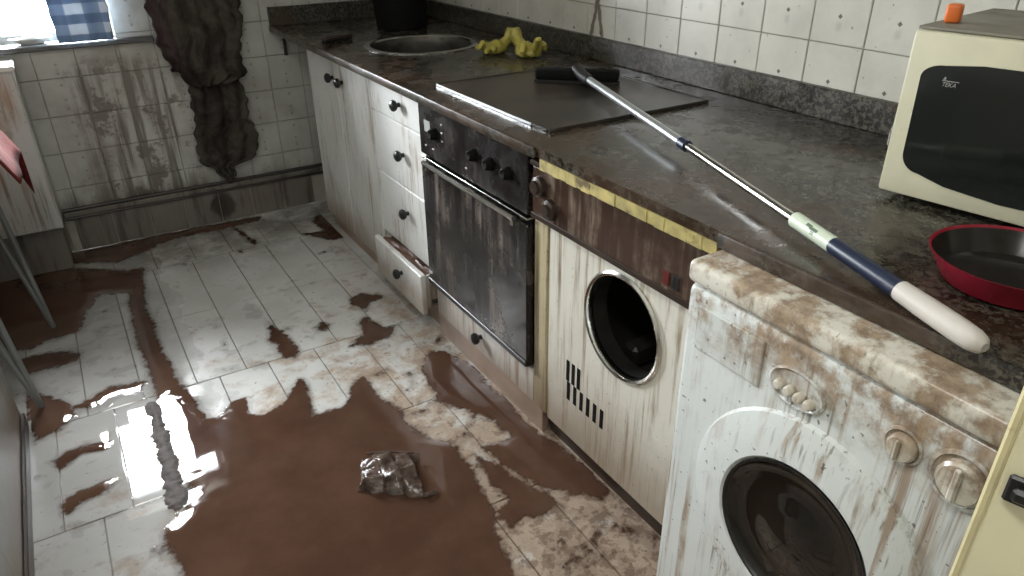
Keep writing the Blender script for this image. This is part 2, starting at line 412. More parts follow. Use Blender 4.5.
def obj(name, bm, mat, parent=None, smooth=False, world=True):
    me = bpy.data.meshes.new(name)
    bmesh.ops.recalc_face_normals(bm, faces=bm.faces)
    if smooth:
        for f in bm.faces: f.smooth = True
        for e in bm.edges:
            if len(e.link_faces) == 2 and e.calc_face_angle(0) > R(35): e.smooth = False
    if parent is not None and world:
        pw = parent
        while pw is not None:
            bmesh.ops.translate(bm, verts=bm.verts, vec=-pw.location); pw = pw.parent
    bm.to_mesh(me); bm.free()
    o = bpy.data.objects.new(name, me); C.objects.link(o)
    if mat: me.materials.append(MT[mat] if isinstance(mat, str) else mat)
    if parent is not None: o.parent = parent
    return o
def tag(o, label, cat, group=None, kind=None):
    o['label'] = label; o['category'] = cat
    if group: o['group'] = group
    if kind: o['kind'] = kind
    return o
def thing(name, label, cat, loc=(0, 0, 0), rotz=0, group=None):
    o = bpy.data.objects.new(name, None); C.objects.link(o); o.location = loc; o.rotation_euler = (0, 0, rotz); o.empty_display_size = .05
    return tag(o, label, cat, group)
def struct(name, bm, mat, label, cat):
    o = obj(name, bm, mat); tag(o, label, cat, kind='structure'); return o
def link_copy(src, loc, parent):
    o = src.copy(); C.objects.link(o); o.location = loc; o.parent = parent; return o

# value noise for numpy fields
def vnoise(X, Y, s, seed):
    rs = np.random.RandomState(seed); g = rs.rand(64, 64)
    x = X * s; y = Y * s; xi = np.floor(x).astype(int); yi = np.floor(y).astype(int); fx = x - xi; fy = y - yi
    fx = fx * fx * (3 - 2 * fx); fy = fy * fy * (3 - 2 * fy)
    G = lambda a, b: g[a % 64, b % 64]
    return (G(xi, yi) * (1 - fx) + G(xi + 1, yi) * fx) * (1 - fy) + (G(xi, yi + 1) * (1 - fx) + G(xi + 1, yi + 1) * fx) * fy - .5

# ------------------------------------------------------------------ structure
XW = .695; XL = -1.95; YF = -4.8; ZC = 2.5; TS = .1532; ZG = 1.0557; YG = -1.708; XG = -.09
# back wall with the window opening
bm = bmesh.new()
bx(bm, XL, WIN[0], .006, .2, 0, ZC); bx(bm, WIN[1], XW + .2, .006, .2, 0, ZC)
bx(bm, WIN[0], WIN[1], .006, .2, 0, WIN[2]); bx(bm, WIN[0], WIN[1], .006, .2, WIN[3], ZC)
wall_back = struct('wall_back', bm, 'grout', 'white tiled end wall with mud run-down stains below the window', 'wall')
wall_right = struct('wall_right', box(XW + .006, XW + .2, YF, .006, 0, ZC), 'grout', 'white tiled wall with small dark diamonds behind the worktop', 'wall')
struct('wall_left', box(XL - .1, XL, YF, .2, 0, ZC), 'plaster', 'plain plaster side wall behind the table', 'wall')
struct('wall_front', box(XL - .1, XW + .2, YF - .1, YF, 0, ZC), 'plaster', 'plain plaster wall behind the viewer', 'wall')
struct('ceiling', box(XL - .1, XW + .2, YF - .1, .2, ZC, ZC + .1), 'ceiling', 'plain pale ceiling above the kitchen', 'ceiling')
floor = struct('floor', box(XL - .1, XW + .2, YF - .1, .2, -.12, -.008), 'floor_grout', 'white tiled kitchen floor streaked with flood mud', 'floor')

def tile_mesh(w, h, d, axis, bev=.0025):
    if axis == 'x': b = box(-d, 0, -w / 2, w / 2, -h / 2, h / 2)
    elif axis == 'y': b = box(-w / 2, w / 2, -d, 0, -h / 2, h / 2)
    else: b = box(-w / 2, w / 2, -h / 2, h / 2, -d, 0)
    bmesh.ops.bevel(b, geom=list(b.edges), offset=bev * .7, segments=1, affect='EDGES')
    return b
# right wall tiles
proto = {}
def put_tile(key, w, h, axis, mat, parent, loc, name='tile', d=.006):
    k = (key, round(w, 4), round(h, 4))
    if k not in proto:
        o = obj(name, tile_mesh(w, h, d, axis), mat, parent, world=False); o.location = loc; proto[k] = o
        return o
    o = link_copy(proto[k], loc, parent)
    o.rotation_euler = (0, 0, 0)
    return o
J = .0022
for j in range(-1, 4):
    z0 = ZG + j * TS
    for i in range(-11, 12):
        y1 = YG - i * TS; y0 = y1 - TS
        if y1 > 0: y1 = 0.0
        if y1 - y0 < .02: continue
        dz = random.uniform(-.0006, .0006)
        put_tile('r', y1 - y0 - J, TS - J, 'x', 'tile_r', wall_right, (XW + .006 + dz, (y0 + y1) / 2, z0 + TS / 2))
# back wall tiles: clipped around the window opening
for j in range(-6, 4):
    z0 = ZG + j * TS; z1 = z0 + TS
    if z0 < .19: z0 = .196
    for i in range(-12, 6):
        x0 = XG + i * TS; x1 = x0 + TS
        x0 = max(x0, XL); x1 = min(x1, XW)
        if x1 - x0 < .015: continue
        cells = [(x0, x1, z0, z1)]
        a, b, c_, d_ = WIN
        if x0 < b and x1 > a and z0 < d_ and z1 > c_:
            cells = []
            if x0 < a: cells.append((x0, a, z0, z1))
            if x1 > b: cells.append((b, x1, z0, z1))
            xa, xb = max(x0, a), min(x1, b)
            if z0 < c_: cells.append((xa, xb, z0, c_))
            if z1 > d_: cells.append((xa, xb, d_, z1))
        for (p0, p1, q0, q1) in cells:
            if p1 - p0 < .012 or q1 - q0 < .012: continue
            put_tile('b', p1 - p0 - J, q1 - q0 - J, 'y', 'tile_b', wall_back, ((p0 + p1) / 2, .006 + random.uniform(-.0006, .0006), (q0 + q1) / 2))
# floor tiles: long narrow tiles, rows across the room
FW, FL = .158, .486
for r_ in range(0, 9):
    y1 = -.39 - (r_ - 1) * FL; y0 = y1 - FL
    if y1 > 0: y1 = 0.0
    off = [.02, .0, .0, .07, .0, .05, .0, .03, .0][r_]
    for i in range(-9, 6):
        x0 = -.645 + off + i * FW; x1 = x0 + FW
        x0 = max(x0, XL); x1 = min(x1, XW)
        if x1 - x0 < .02 or y1 - y0 < .02: continue
        put_tile('f', x1 - x0 - .0022, y1 - y0 - .0022, 'z', 'floor', floor, ((x0 + x1) / 2, (y0 + y1) / 2, random.uniform(-.0003, .0002)), d=.008)

# skirting along the back wall
sk = struct('baseboard_back', box(-1.07, XW, -.006, .006, .003, .165), 'grout', 'dark grimy tiled skirting along the end wall', 'skirting')
for i in range(-7, 6):
    x0 = -.887 + .1532 * i; x0c = max(x0, -1.07); x1 = min(x0 + .1532, XW)
    if x1 - x0c < .03: continue
    put_tile('s', x1 - x0c - .004, .150, 'y', 'skirting', sk, ((x0c + x1) / 2, -.006 + random.uniform(-.001, .0), .082), d=.006)
obj('cap_strip', bx(bmesh.new(), -1.07, .60, -.022, .0, .166, .190, .004), 'skirting', sk)
obj('dark_bead', tube(bmesh.new(), [(-1.07, -.016, .199), (.60, -.016, .199)], .008, 8), 'pipe', sk, True)
obj('dark_bead', tube(bmesh.new(), [(-1.07, -.018, .160), (.60, -.018, .160)], .006, 8), 'pipe', sk, True)

# window
win = bpy.data.objects.new('window_1', None); C.objects.link(win); win.location = ((WIN[0] + WIN[1]) / 2, .1, WIN[2])
tag(win, 'small bright window over a dark sill in the end wall', 'window', kind='structure')
fw = .032
bm = bmesh.new()
bx(bm, WIN[0], WIN[1], .12, .16, WIN[2], WIN[2] + fw); bx(bm, WIN[0], WIN[1], .12, .16, WIN[3] - fw, WIN[3])
bx(bm, WIN[0], WIN[0] + fw, .12, .16, WIN[2], WIN[3]); bx(bm, WIN[1] - fw, WIN[1], .12, .16, WIN[2], WIN[3])
obj('window_frame', bm, 'white_frame', win)
obj('pane', box(WIN[0] + fw, WIN[1] - fw, .138, .142, WIN[2] + fw, WIN[3] - fw), 'pane', win)
obj('sill', box(WIN[0] - .02, -.55, -.03, .11, .862, .884, bev=.004), 'sill', win)

# door leaf standing open beside the washer
dl = bpy.data.objects.new('door_1', None); C.objects.link(dl); dl.location = (-.335, -3.355, 0)
tag(dl, 'open cream painted door leaf at the right edge of the view', 'door', kind='structure')
dl.rotation_euler = (0, 0, R(-73))            # local +x runs along the leaf towards the hinge
obj('leaf', box(.0078, .80, -.04, 0, .01, 2.02, bev=.002), 'cream', dl, world=False)
obj('lipping', box(0, .0075, -.0405, .0005, .01, 2.02, bev=.002), 'cream_edge', dl, world=False)
b = bx(bmesh.new(), .013, .036, -.046, -.0402, .946, .972, .002); bx(b, .018, .042, -.054, -.045, .953, .966, .003)
obj('latch', b, 'black', dl, world=False)
bm = bmesh.new(); bx(bm, .18, .68, -.046, -.0405, .12, .80, .004); bx(bm, .18, .68, -.046, -.0405, 1.0, 1.9, .004)
obj('raised_panel', bm, 'cream', dl, world=False)

# unseen ceiling lamp, added as fill light from the camera side
lx, ly = -1.15, -3.25
lamp = thing('fill_lamp', 'long unseen ceiling lamp with a white diffuser, added as fill light', 'lamp', (lx, ly, ZC))
obj('housing', box(lx - .13, lx + .13, ly - .62, ly + .62, ZC - .06, ZC - .002, bev=.006), 'white_plastic', lamp)
obj('diffuser', box(lx - .11, lx + .11, ly - .60, ly + .60, ZC - .085, ZC - .0605, bev=.008), 'diffuser', lamp)
al = bpy.data.lights.new('fill_light', 'AREA'); al.shape = 'RECTANGLE'; al.size = .2; al.size_y = 1.18; al.energy = 19; al.color = (1, .975, .92)
al_o = bpy.data.objects.new('fill_light', al); C.objects.link(al_o); al_o.parent = lamp; al_o.location = (0, 0, -.09)

# ------------------------------------------------------------------ muddy water on the floor
POLY = {
    'front': [(-0.895, -0.354), (-0.846, -0.34), (-0.876, -0.749), (-0.875, -1.082), (-0.865, -1.268), (-0.844, -1.38), (-0.832, -1.48), (-0.82, -1.574), (-0.787, -1.595), (-0.722, -1.531), (-0.698, -1.534), (-0.699, -1.622), (-0.671, -1.657), (-0.594, -1.63), (-0.514, -1.524), (-0.509, -1.56), (-0.543, -1.738), (-0.487, -1.739), (-0.441, -1.745), (-0.408, -1.717), (-0.377, -1.643), (-0.338, -1.622), (-0.336, -1.702), (-0.345, -1.733), (-0.318, -1.805), (-0.311, -1.85), (-0.312, -1.94), (-0.285, -2.02), (-0.246, -2.071), (-0.247, -2.192), (-0.262, -2.273), (-0.271, -2.331), (-0.3, -2.412), (-0.325, -2.505), (-0.363, -2.612), (-0.442, -2.832), (-1.006, -2.48), (-0.975, -2.228), (-0.972, -2.099), (-0.996, -1.993), (-0.942, -1.95), (-0.909, -1.887), (-0.905, -1.778), (-0.901, -1.632), (-0.898, -1.479), (-0.916, -1.365), (-0.923, -1.197), (-0.93, -1.009), (-0.919, -0.722)],
    'backleft': [(-1.569, -0.061), (-1.358, -0.111), (-1.139, -0.152), (-0.892, -0.333), (-0.855, -0.412), (-0.896, -0.564), (-1.016, -0.527), (-1.067, -0.645), (-1.103, -0.778), (-1.2, -0.798), (-1.263, -0.835), (-1.529, -0.741)],
    'oven': [(-0.083, -1.586), (-0.038, -1.629), (0.0, -1.73), (-0.009, -1.857), (-0.004, -1.943), (0.0, -2.041), (0.0, -2.16), (0.02, -2.239), (0.03, -2.367), (0.028, -2.464), (-0.016, -2.47), (-0.065, -2.406), (-0.121, -2.348), (-0.142, -2.281), (-0.162, -2.208), (-0.173, -2.127), (-0.116, -2.132), (-0.076, -2.132), (-0.08, -2.07), (-0.107, -1.997), (-0.146, -1.943), (-0.175, -1.865), (-0.173, -1.773), (-0.147, -1.675)],
    'mid': [(-0.209, -2.145), (-0.168, -2.219), (-0.152, -2.298), (-0.12, -2.371), (-0.114, -2.43), (-0.16, -2.429), (-0.228, -2.418), (-0.274, -2.436), (-0.262, -2.377), (-0.213, -2.346), (-0.217, -2.301), (-0.23, -2.249)],
    'splat_a': [(-0.503, -1.094), (-0.481, -1.175), (-0.47, -1.263), (-0.463, -1.359), (-0.486, -1.389), (-0.527, -1.363), (-0.516, -1.273), (-0.527, -1.211)],
    'splat_b': [(-0.305, -1.422), (-0.238, -1.363), (-0.213, -1.279), (-0.183, -1.263), (-0.151, -1.369), (-0.115, -1.375), (-0.169, -1.439), (-0.247, -1.444)],
    'splat_c': [(-0.178, -1.102), (-0.127, -1.077), (-0.066, -1.135), (-0.13, -1.17), (-0.164, -1.204), (-0.185, -1.154)],
    'splat_d': [(-0.374, -1.226), (-0.332, -1.202), (-0.306, -1.236), (-0.341, -1.273), (-0.374, -1.26)],
    'corner': [(0.047, -0.069), (0.028, -0.306), (0.007, -0.518), (-0.068, -0.497), (-0.136, -0.372), (-0.053, -0.369), (-0.063, -0.248), (-0.005, -0.163)],
    'wallfoot': [(-1.14, -0.009), (-0.768, -0.01), (-0.438, -0.02), (-0.256, -0.03), (-0.273, -0.09), (-0.449, -0.10), (-0.688, -0.097), (-0.912, -0.228), (-1.137, -0.107)],
    'tail': [(-.418, -.012), (-.396, -.012), (-.385, -.16), (-.352, -.36), (-.366, -.37), (-.402, -.18)],
    'stroke1': [(-1.311, -0.893), (-1.204, -0.888), (-1.108, -0.949), (-1.125, -1.012), (-1.208, -1.002), (-1.295, -0.995)],
    'stroke2': [(-1.268, -1.123), (-1.163, -1.27), (-1.153, -1.335), (-1.196, -1.392), (-1.248, -1.412), (-1.277, -1.34)],
    'stroke3': [(-1.164, -1.287), (-1.107, -1.263), (-1.047, -1.238), (-0.931, -1.259), (-0.966, -1.302), (-1.053, -1.297), (-1.117, -1.328)],
    'stroke4': [(-1.227, -1.536), (-1.187, -1.513), (-1.135, -1.504), (-1.07, -1.535), (-1.091, -1.563), (-1.154, -1.548), (-1.201, -1.591)],
    'stroke5': [(-1.208, -1.742), (-1.153, -1.712), (-1.087, -1.709), (-1.105, -1.742), (-1.167, -1.755), (-1.196, -1.778)],
}
def sdf(P, X, Y):
    P = np.array(P); Q = np.roll(P, -1, 0); d = np.full(X.shape, 1e9); inside = np.zeros(X.shape, bool)
    for (ax, ay), (bx_, by) in zip(P, Q):
        ex, ey = bx_ - ax, by - ay; wx, wy = X - ax, Y - ay
        t = np.clip((wx * ex + wy * ey) / (ex * ex + ey * ey + 1e-12), 0, 1)
        d = np.minimum(d, (wx - t * ex) ** 2 + (wy - t * ey) ** 2)
        cnd = ((ay <= Y) != (by <= Y)) & (X < ex * (Y - ay) / (ey if ey else 1e-12) + ax)
        inside ^= cnd
    return np.where(inside, 1, -1) * np.sqrt(d)
step = .009
gx = np.arange(-1.60, .045, step); gy = np.arange(-3.3, -.002, step)
X, Y = np.meshgrid(gx, gy, indexing='ij')
mask = np.full(X.shape, -1.0)
n_f = vnoise(X, Y, 22, 1) * .5 + vnoise(X, Y, 48, 2) * .35 + vnoise(X, Y, 95, 3) * .3
n_s = vnoise(X, Y * .6, 9, 4)
for k, P in POLY.items():
    amp = .022 if k in ('front', 'wallfoot') else .034
    mask = np.maximum(mask, sdf(P, X, Y) + n_f * amp + (.010 if k == 'front' else .004))
# loose flecks and runs towards the appliances
fleck = vnoise(X, Y * 1.3, 15, 8) * .6 + vnoise(X, Y, 34, 9) * .5 + vnoise(X, Y, 80, 10) * .3
near = np.clip((-Y - 1.35) / .9, 0, 1) * np.clip((X + .75) / .3, 0, 1)
mask = np.maximum(mask, (fleck - .47 + .22 * near) * .05)
left = np.clip((-.86 - X) / .1, 0, 1)
mask = np.maximum(mask, (vnoise(X * .7, Y * 1.5, 14, 21) * .7 + vnoise(X, Y, 40, 22) * .4 - .33) * .05 * left - (1 - left) - np.clip((-1.25 - Y) * 4, 0, 1))
mask[(X > .006) & (Y > -2.17)] = -1; mask[X > .033] = -1; mask[(X > -.125) & (Y < -2.77)] = -1; mask[(X < -1.272) & (Y < -1.30)] = -1
Z = np.clip(mask * .070, -.004, .0026) + .0008
keep = Z > -.0025
me = bpy.data.meshes.new('muddy_water')
nx, ny = X.shape; idx = np.arange(nx * ny).reshape(nx, ny)
q = np.stack([idx[:-1, :-1], idx[1:, :-1], idx[1:, 1:], idx[:-1, 1:]], -1).reshape(-1, 4)
kq = (keep[:-1, :-1] | keep[1:, :-1] | keep[1:, 1:] | keep[:-1, 1:]).reshape(-1)
q = q[kq]; used = np.unique(q); re = np.full(nx * ny, -1); re[used] = np.arange(len(used)); q = re[q]
V = np.stack([X.ravel(), Y.ravel(), Z.ravel()], -1)[used]
me.from_pydata(V.tolist(), [], q.tolist()); me.polygons.foreach_set('use_smooth', [True] * len(me.polygons)); me.update()
wo = bpy.data.objects.new('muddy_water', me); C.objects.link(wo); me.materials.append(MT['water'])
tag(wo, 'brown muddy flood water lying in puddles over the tiles', 'muddy water', kind='stuff')

# ridge of thicker silt that breaks the reflection of the window
RX = np.arange(-1.0, -.86, .004); RY = np.arange(-1.98, -1.34, .004)
X2, Y2 = np.meshgrid(RX, RY, indexing='ij')
d2 = sdf([(-0.955, -1.388), (-0.934, -1.412), (-0.930, -1.560), (-0.926, -1.689), (-0.934, -1.911), (-0.966, -1.906), (-0.964, -1.67), (-.956, -1.52)], X2, Y2) + vnoise(X2, Y2, 42, 31) * .016 + vnoise(X2, Y2, 110, 32) * .010
Z2 = np.clip(d2 * .35, -.004, .004) + .003 + vnoise(X2, Y2, 130, 33) * .0015
i2 = np.arange(X2.size).reshape(X2.shape)
q2 = np.stack([i2[:-1, :-1], i2[1:, :-1], i2[1:, 1:], i2[:-1, 1:]], -1).reshape(-1, 4); k2 = Z2 > .0015
q2 = q2[(k2[:-1, :-1] | k2[1:, :-1] | k2[1:, 1:] | k2[:-1, 1:]).reshape(-1)]; u2 = np.unique(q2); r2 = np.full(X2.size, -1); r2[u2] = np.arange(len(u2))
me = bpy.data.meshes.new('silt_ridge'); me.from_pydata(np.stack([X2.ravel(), Y2.ravel(), Z2.ravel()], -1)[u2].tolist(), [], r2[q2].tolist())
me.polygons.foreach_set('use_smooth', [True] * len(me.polygons)); me.update()
rd = bpy.data.objects.new('silt_ridge', me); C.objects.link(rd); me.materials.append(plain('wet_silt', (.055, .042, .035), .75, var=.3, scale=40))
tag(rd, 'narrow ridge of dark silt breaking up the window reflection on the floor', 'silt', kind='stuff')

# ------------------------------------------------------------------ cabinets
def knob(parent, x, y, z, r=.0195):
    b = lathe(bmesh.new(), [(0, 0), (.008, 0), (.007, .012), (r * .8, .014), (r, .021), (r * .92, .029), (r * .5, .034), (0, .035)], 20, T(x, y, z) @ FACE_MX)
    return obj('knob', b, 'black', parent, True)
def carcass(parent, y0, y1, z0=.08, z1=.855, x0=.022, x1=.62):
    bm = bmesh.new(); t = .016
    bx(bm, x0, x1, y0, y0 + t, z0, z1); bx(bm, x0, x1, y1 - t, y1, z0, z1)
    bx(bm, x0, x1, y0 + t, y1 - t, z0, z0 + t); bx(bm, x1 - .006, x1, y0 + t, y1 - t, z0 + t, z1)
    obj('carcass', bm, 'door', parent)
YA, YB, YC, YD, YE = -.335, -1.055, -1.502, -2.130, -2.755
ZT = .850
c1 = thing('sink_cabinet', 'white two-door sink cabinet with paired black knobs beside the end wall', 'cabinet', (.3, (YA + YB) / 2, 0))
carcass(c1, YB + .001, YA)
for y0, y1, ky in ((-.694, YA, -.655), (YB + .002, -.698, -.765)):
    d = obj('door', box(0, .020, y0, y1, .082, ZT, bev=.0025), 'door', c1)
    knob(d, 0, ky, .756)
obj('plinth', box(.03, .05, YB + .001, YA, .001, .079), 'plinth', c1)

c2 = thing('drawer_unit', 'narrow white drawer unit whose muddy lowest drawer is pulled out', 'drawers', (.3, (YB + YC) / 2, 0))
carcass(c2, YC + .001, YB - .001)
for z0, z1, kz in ((.720, ZT, .783), (.494, .716, .612), (.246, .490, .399)):
    d = obj('drawer', box(0, .020, YC + .003, YB - .003, z0, z1, bev=.0025), 'door', c2)
    knob(d, 0, -1.316, kz)
PX = -.052
bm = bx(bmesh.new(), PX, PX + .020, YC + .002, YB - .030, .086, .240, .0025)
d = obj('drawer', bm, 'door', c2); d['label'] = 'lowest drawer, pulled out and full of mud'
knob(d, PX, -1.335, .185)
bm = bmesh.new(); ya, yb = YC + .022, YB - .022
bx(bm, PX + .0202, .50, ya, ya + .012, .098, .225); bx(bm, PX + .0202, .50, yb - .012, yb, .098, .225); bx(bm, PX + .0202, .50, ya + .012, yb - .012, .098, .106)
obj('drawer_box', bm, 'door', d)
# silt filling the drawer, uneven
bm = bmesh.new(); N = 14; vv = []
for i in range(N):
    for j in range(N):
        fx = PX + .0205 + (.0 + .10 * i / (N - 1)); fy = ya + .0125 + (yb - ya - .025) * j / (N - 1)
        vv.append(bm.verts.new((fx, fy, .224 + .006 * math.sin(i * 1.3 + j * .8) + random.uniform(-.003, .003))))
for i in range(N - 1):
    for j in range(N - 1): bm.faces.new((vv[i * N + j], vv[(i + 1) * N + j], vv[(i + 1) * N + j + 1], vv[i * N + j + 1]))
r = bmesh.ops.extrude_face_region(bm, geom=bm.faces[:]); bmesh.ops.translate(bm, verts=[v for v in r['geom'] if isinstance(v, bmesh.types.BMVert)], vec=(0, 0, -.05))
obj('mud_fill', bm, 'drawer_mud', d, True)
obj('runner', bx(bmesh.new(), -.010, .45, YC + .004, YC + .0195, .118, .130, .002), 'pipe', c2)
obj('plinth', box(.03, .05, YC + .001, YB - .001, .001, .079), 'plinth', c2)

# oven housing with drawer below
c3 = thing('oven_housing', 'white oven housing with a single-knob drawer under the black oven', 'cabinet', (.3, (YC + YD) / 2, 0))
bm = bmesh.new()
bx(bm, .022, .62, YD, YD + .012, .088, .855); bx(bm, .022, .62, YC - .012, YC, .088, .855); bx(bm, .022, .62, YD + .012, YC - .012, .196, .206)
bx(bm, .022, .62, YD + .012, YC - .012, .088, .098)
obj('carcass', bm, 'door', c3)
d = obj('drawer', box(0, .020, YD, YC - .010, .090, .203, bev=.0025), 'door', c3)
knob(d, 0, -1.825, .152)
obj('plinth', box(.008, .030, YD - .035, YC, .001, .087, bev=.002), 'plinth', c3)
ov = thing('built_in_oven', 'black built-in oven with a mud-filmed glass door between drawers and porthole appliance', 'oven', (.3, (YC + YD) / 2, .21))
obj('cavity', box(.004, .55, YD + .016, YC - .016, .212, .825), 'matt_black', ov)
dr = obj('oven_door', box(-.022, .002, YD + .002, YC - .004, .216, .648, bev=.004), 'oven', ov)
obj('door_frame_strip', bx(bmesh.new(), -.026, -.0222, YD + .004, YC - .006, .218, .236, .0015), 'black', dr)
bm = tube(bmesh.new(), [(-.034, YD + .045, .656), (-.036, (YC + YD) / 2, .656), (-.034, YC - .045, .656)], .0075, 10)
bx(bm, -.036, -.020, YD + .05, YD + .065, .632, .658, .002); bx(bm, -.036, -.020, YC - .065, YC - .05, .632, .658, .002)
obj('handle', bm, 'chrome', dr, True)
pn = obj('control_panel', box(-.020, .002, YD + .002, YC - .004, .676, .840, bev=.003), 'oven_panel', ov)
obj('trim', box(-.024, .001, YD + .002, YC - .004, .8412, .8475, bev=.001), 'steel', ov)
obj('trim', box(-.0225, .001, YD + .002, YC - .004, .662, .668, bev=.001), 'chrome', ov)
obj('clock', box(-.0215, -.0202, YC - .085, YC - .045, .755, .790), 'logo', pn)
for yk in (-1.62, -1.86, -1.95, -2.04):
    k = obj('dial', lathe(bmesh.new(), [(0, 0), (.018, 0), (.019, .004), (.015, .018), (.012, .022), (0, .022)], 20, T(-.0202, yk, .762) @ FACE_MX), 'matt_black', pn, True)
    obj('pointer', box(-.0445, -.0425, yk - .002, yk + .002, .764, .776), 'chrome', k)
for yk, zk in ((-1.665, .80), (-1.665, .775), (-1.665, .75), (-1.60, .71), (-1.55, .71), (-1.81, .71)):
    obj('indicator', box(-.0222, -.0202, yk - .004, yk + .004, zk - .002, zk + .002), 'white_plastic', pn)

# porthole appliance
un = thing('porthole_appliance', 'stained white built-in appliance with an open chrome-rimmed porthole and vent slots', 'appliance', (.3, (YD + YE) / 2 - .02, 0))
ua, ub = YE + .006, YD - .040
bm = plate_hole(bmesh.new(), [(.085, ub - .03), (.672, ub - .03), (.672, ua), (.085, ua)], (.525, -2.487), .127, 0, .018,
                T(.018, 0, 0) @ Matrix(((0, 0, -1, 0), (0, 1, 0, 0), (1, 0, 0, 0), (0, 0, 0, 1))))
fp = obj('front_panel', bm, 'unit', un)
obj('side_post', bx(bmesh.new(), -.004, .05, ub - .0295, YD - .003, .090, .672, .008, 3), 'unit_post', un, True)
obj('porthole_ring', lathe(bmesh.new(), [(.120, -.012), (.126, -.012), (.134, .0), (.134, .004), (.129, .008), (.123, .006), (.120, .0)], 48, T(0, -2.487, .525) @ FACE_MX, True), 'chrome', un, True)
bm = lathe(bmesh.new(), [(.121, 0), (.121, -.05), (.200, -.07), (.205, -.40), (0, -.42)], 40, T(0.004, -2.487, .525) @ FACE_MX)
obj('drum', bm, 'drum', un, True)
obj('drum_paddle', bx(bmesh.new(), .10, .38, -2.43, -2.38, .34, .40, .01), 'drum', un)
obj('housing', box(.45, .60, ua, YD - .02, .085, .80), 'matt_black', un)
cp = obj('control_panel', bx(bmesh.new(), -.012, .05, ua, YD - .006, .676, .812, .005, 2), 'control', un)
obj('ledge', bx(bmesh.new(), -.020, .03, ua, YD - .006, .8125, .826, .003), 'plinth_dark', un)
obj('ledge', bx(bmesh.new(), -.016, -.0125, ua, YD - .006, .676, .690, .001), 'plinth_dark', cp)
for yk, zk in ((-2.175, .766), (-2.222, .722)):
    obj('dial', lathe(bmesh.new(), [(0, 0), (.026, 0), (.025, .012), (.017, .015), (.016, .022), (0, .022)], 24, T(-.0122, yk, zk) @ FACE_MX), 'plinth_dark', cp, True)
for k_ in range(2):
    o = obj('pilot_light', bx(bmesh.new(), -.0155, -.0122, -2.632 - .028 * k_, -2.614 - .028 * k_, .700, .730, .001), 'red_lamp' if k_ == 0 else 'black', cp)
vs = None
for row, (n_, ya_, yb_, z0, z1) in enumerate(((3, -2.292, -2.338, .264, .327), (6, -2.297, -2.437, .206, .262))):
    for k_ in range(n_):
        yy = ya_ + (yb_ - ya_) * k_ / (n_ - 1)
        obj('vent_slot', bx(bmesh.new(), -.0012, .0004, yy - .0065, yy + .0065, z0, z1, .0004), 'matt_black', fp)
obj('plinth', box(.035, .055, ua, YD - .037, .001, .084), 'plinth_dark', un)

# ------------------------------------------------------------------ washing machine
WX, WA, WB = -.120, -3.352, -2.782
wm = thing('washing_machine', 'white front-loading washing machine caked with silt under the worktop end', 'washing machine', (.2, (WA + WB) / 2, 0))
obj('body', bx(bmesh.new(), WX, .48, WA, WB, .015, .8085, .016, 4), 'washer', wm, True)
obj('lid', bx(bmesh.new(), WX - .004, .48, WA - .002, WB + .002, .8095, .851, .012, 4), 'washer_lid', wm, True)
for yy in (WA + .05, WB - .05):
    for xx in (WX + .06, .42): obj('foot', lathe(bmesh.new(), [(0, 0.001), (.022, 0.001), (.022, .010), (.012, .014), (0, .0145)], 16, T(xx, yy, 0)), 'black', wm, True)
MX = T(WX, 0, 0)
yc, zc = -3.070, .478
def on(y, z, h=0): return T(WX - h, y, z) @ FACE_MX
dr = obj('door_ring', lathe(bmesh.new(), [(.130, 0), (.130, .010), (.140, .020), (.180, .016), (.210, .007), (.214, .0)], 56, on(yc, zc)), 'washer', wm, True)
gl = obj('porthole_glass', lathe(bmesh.new(), [(.1285, .015), (.124, .010), (.110, .0035), (.090, .0015), (.068, .004), (.047, .011), (.024, .015), (0, .016)], 48, on(yc, zc)), 'porthole', wm, True)
obj('gasket', lathe(bmesh.new(), [(.127, .013), (.131, .0185), (.1345, .019), (.1305, .012)], 48, on(yc, zc), True), 'black', wm, True)
bm = prism(bmesh.new(), rrect(.030, .085, .013), 0, .012, on(yc - .175, zc + .02, .014)); obj('door_handle', bm, 'washer', dr)
# raised oval with four push buttons
ob = (-3.022, .734)
bm = lathe(bmesh.new(), [(.040, 0), (.040, .004), (.037, .006), (.034, .003), (0, .003)], 32, on(*ob) @ Matrix.Diagonal((.8, 1.25, 1, 1))); pnl = obj('button_oval', bm, 'washer', wm, True)
for k_ in range(4):
    obj('button', lathe(bmesh.new(), [(.0085, 0), (.0085, .008), (.006, .012), (0, .013)], 14, on(ob[0] + .027 - .018 * k_, ob[1] - .004 - .002 * k_, .003)), 'washer_lid', pnl, True)
for (yk, zk, r_) in ((-3.186, .746, .024), (-3.262, .746, .036)):
    base = obj('dial_recess', lathe(bmesh.new(), [(r_ * 1.12, 0), (r_ * 1.12, .004), (r_ * .98, .005), (r_ * .95, .0015), (0, .0015)], 32, on(yk, zk)), 'washer', wm, True)
    kb = obj('dial', lathe(bmesh.new(), [(r_ * .84, .0), (r_ * .82, .009), (r_ * .70, .013), (0, .014)], 32, on(yk - .002, zk, .0016)), 'washer_lid', base, True)
    obj('grip_bar', bx(bmesh.new(), WX - .0205, WX - .0152, yk - r_ * .16, yk + r_ * .14, zk - r_ * .7, zk + r_ * .7, .003), 'washer_lid', base)
obj('detergent_drawer', bx(bmesh.new(), WX - .003, WX + .002, -2.955, -2.815, .695, .780, .004, 2), 'washer', wm)

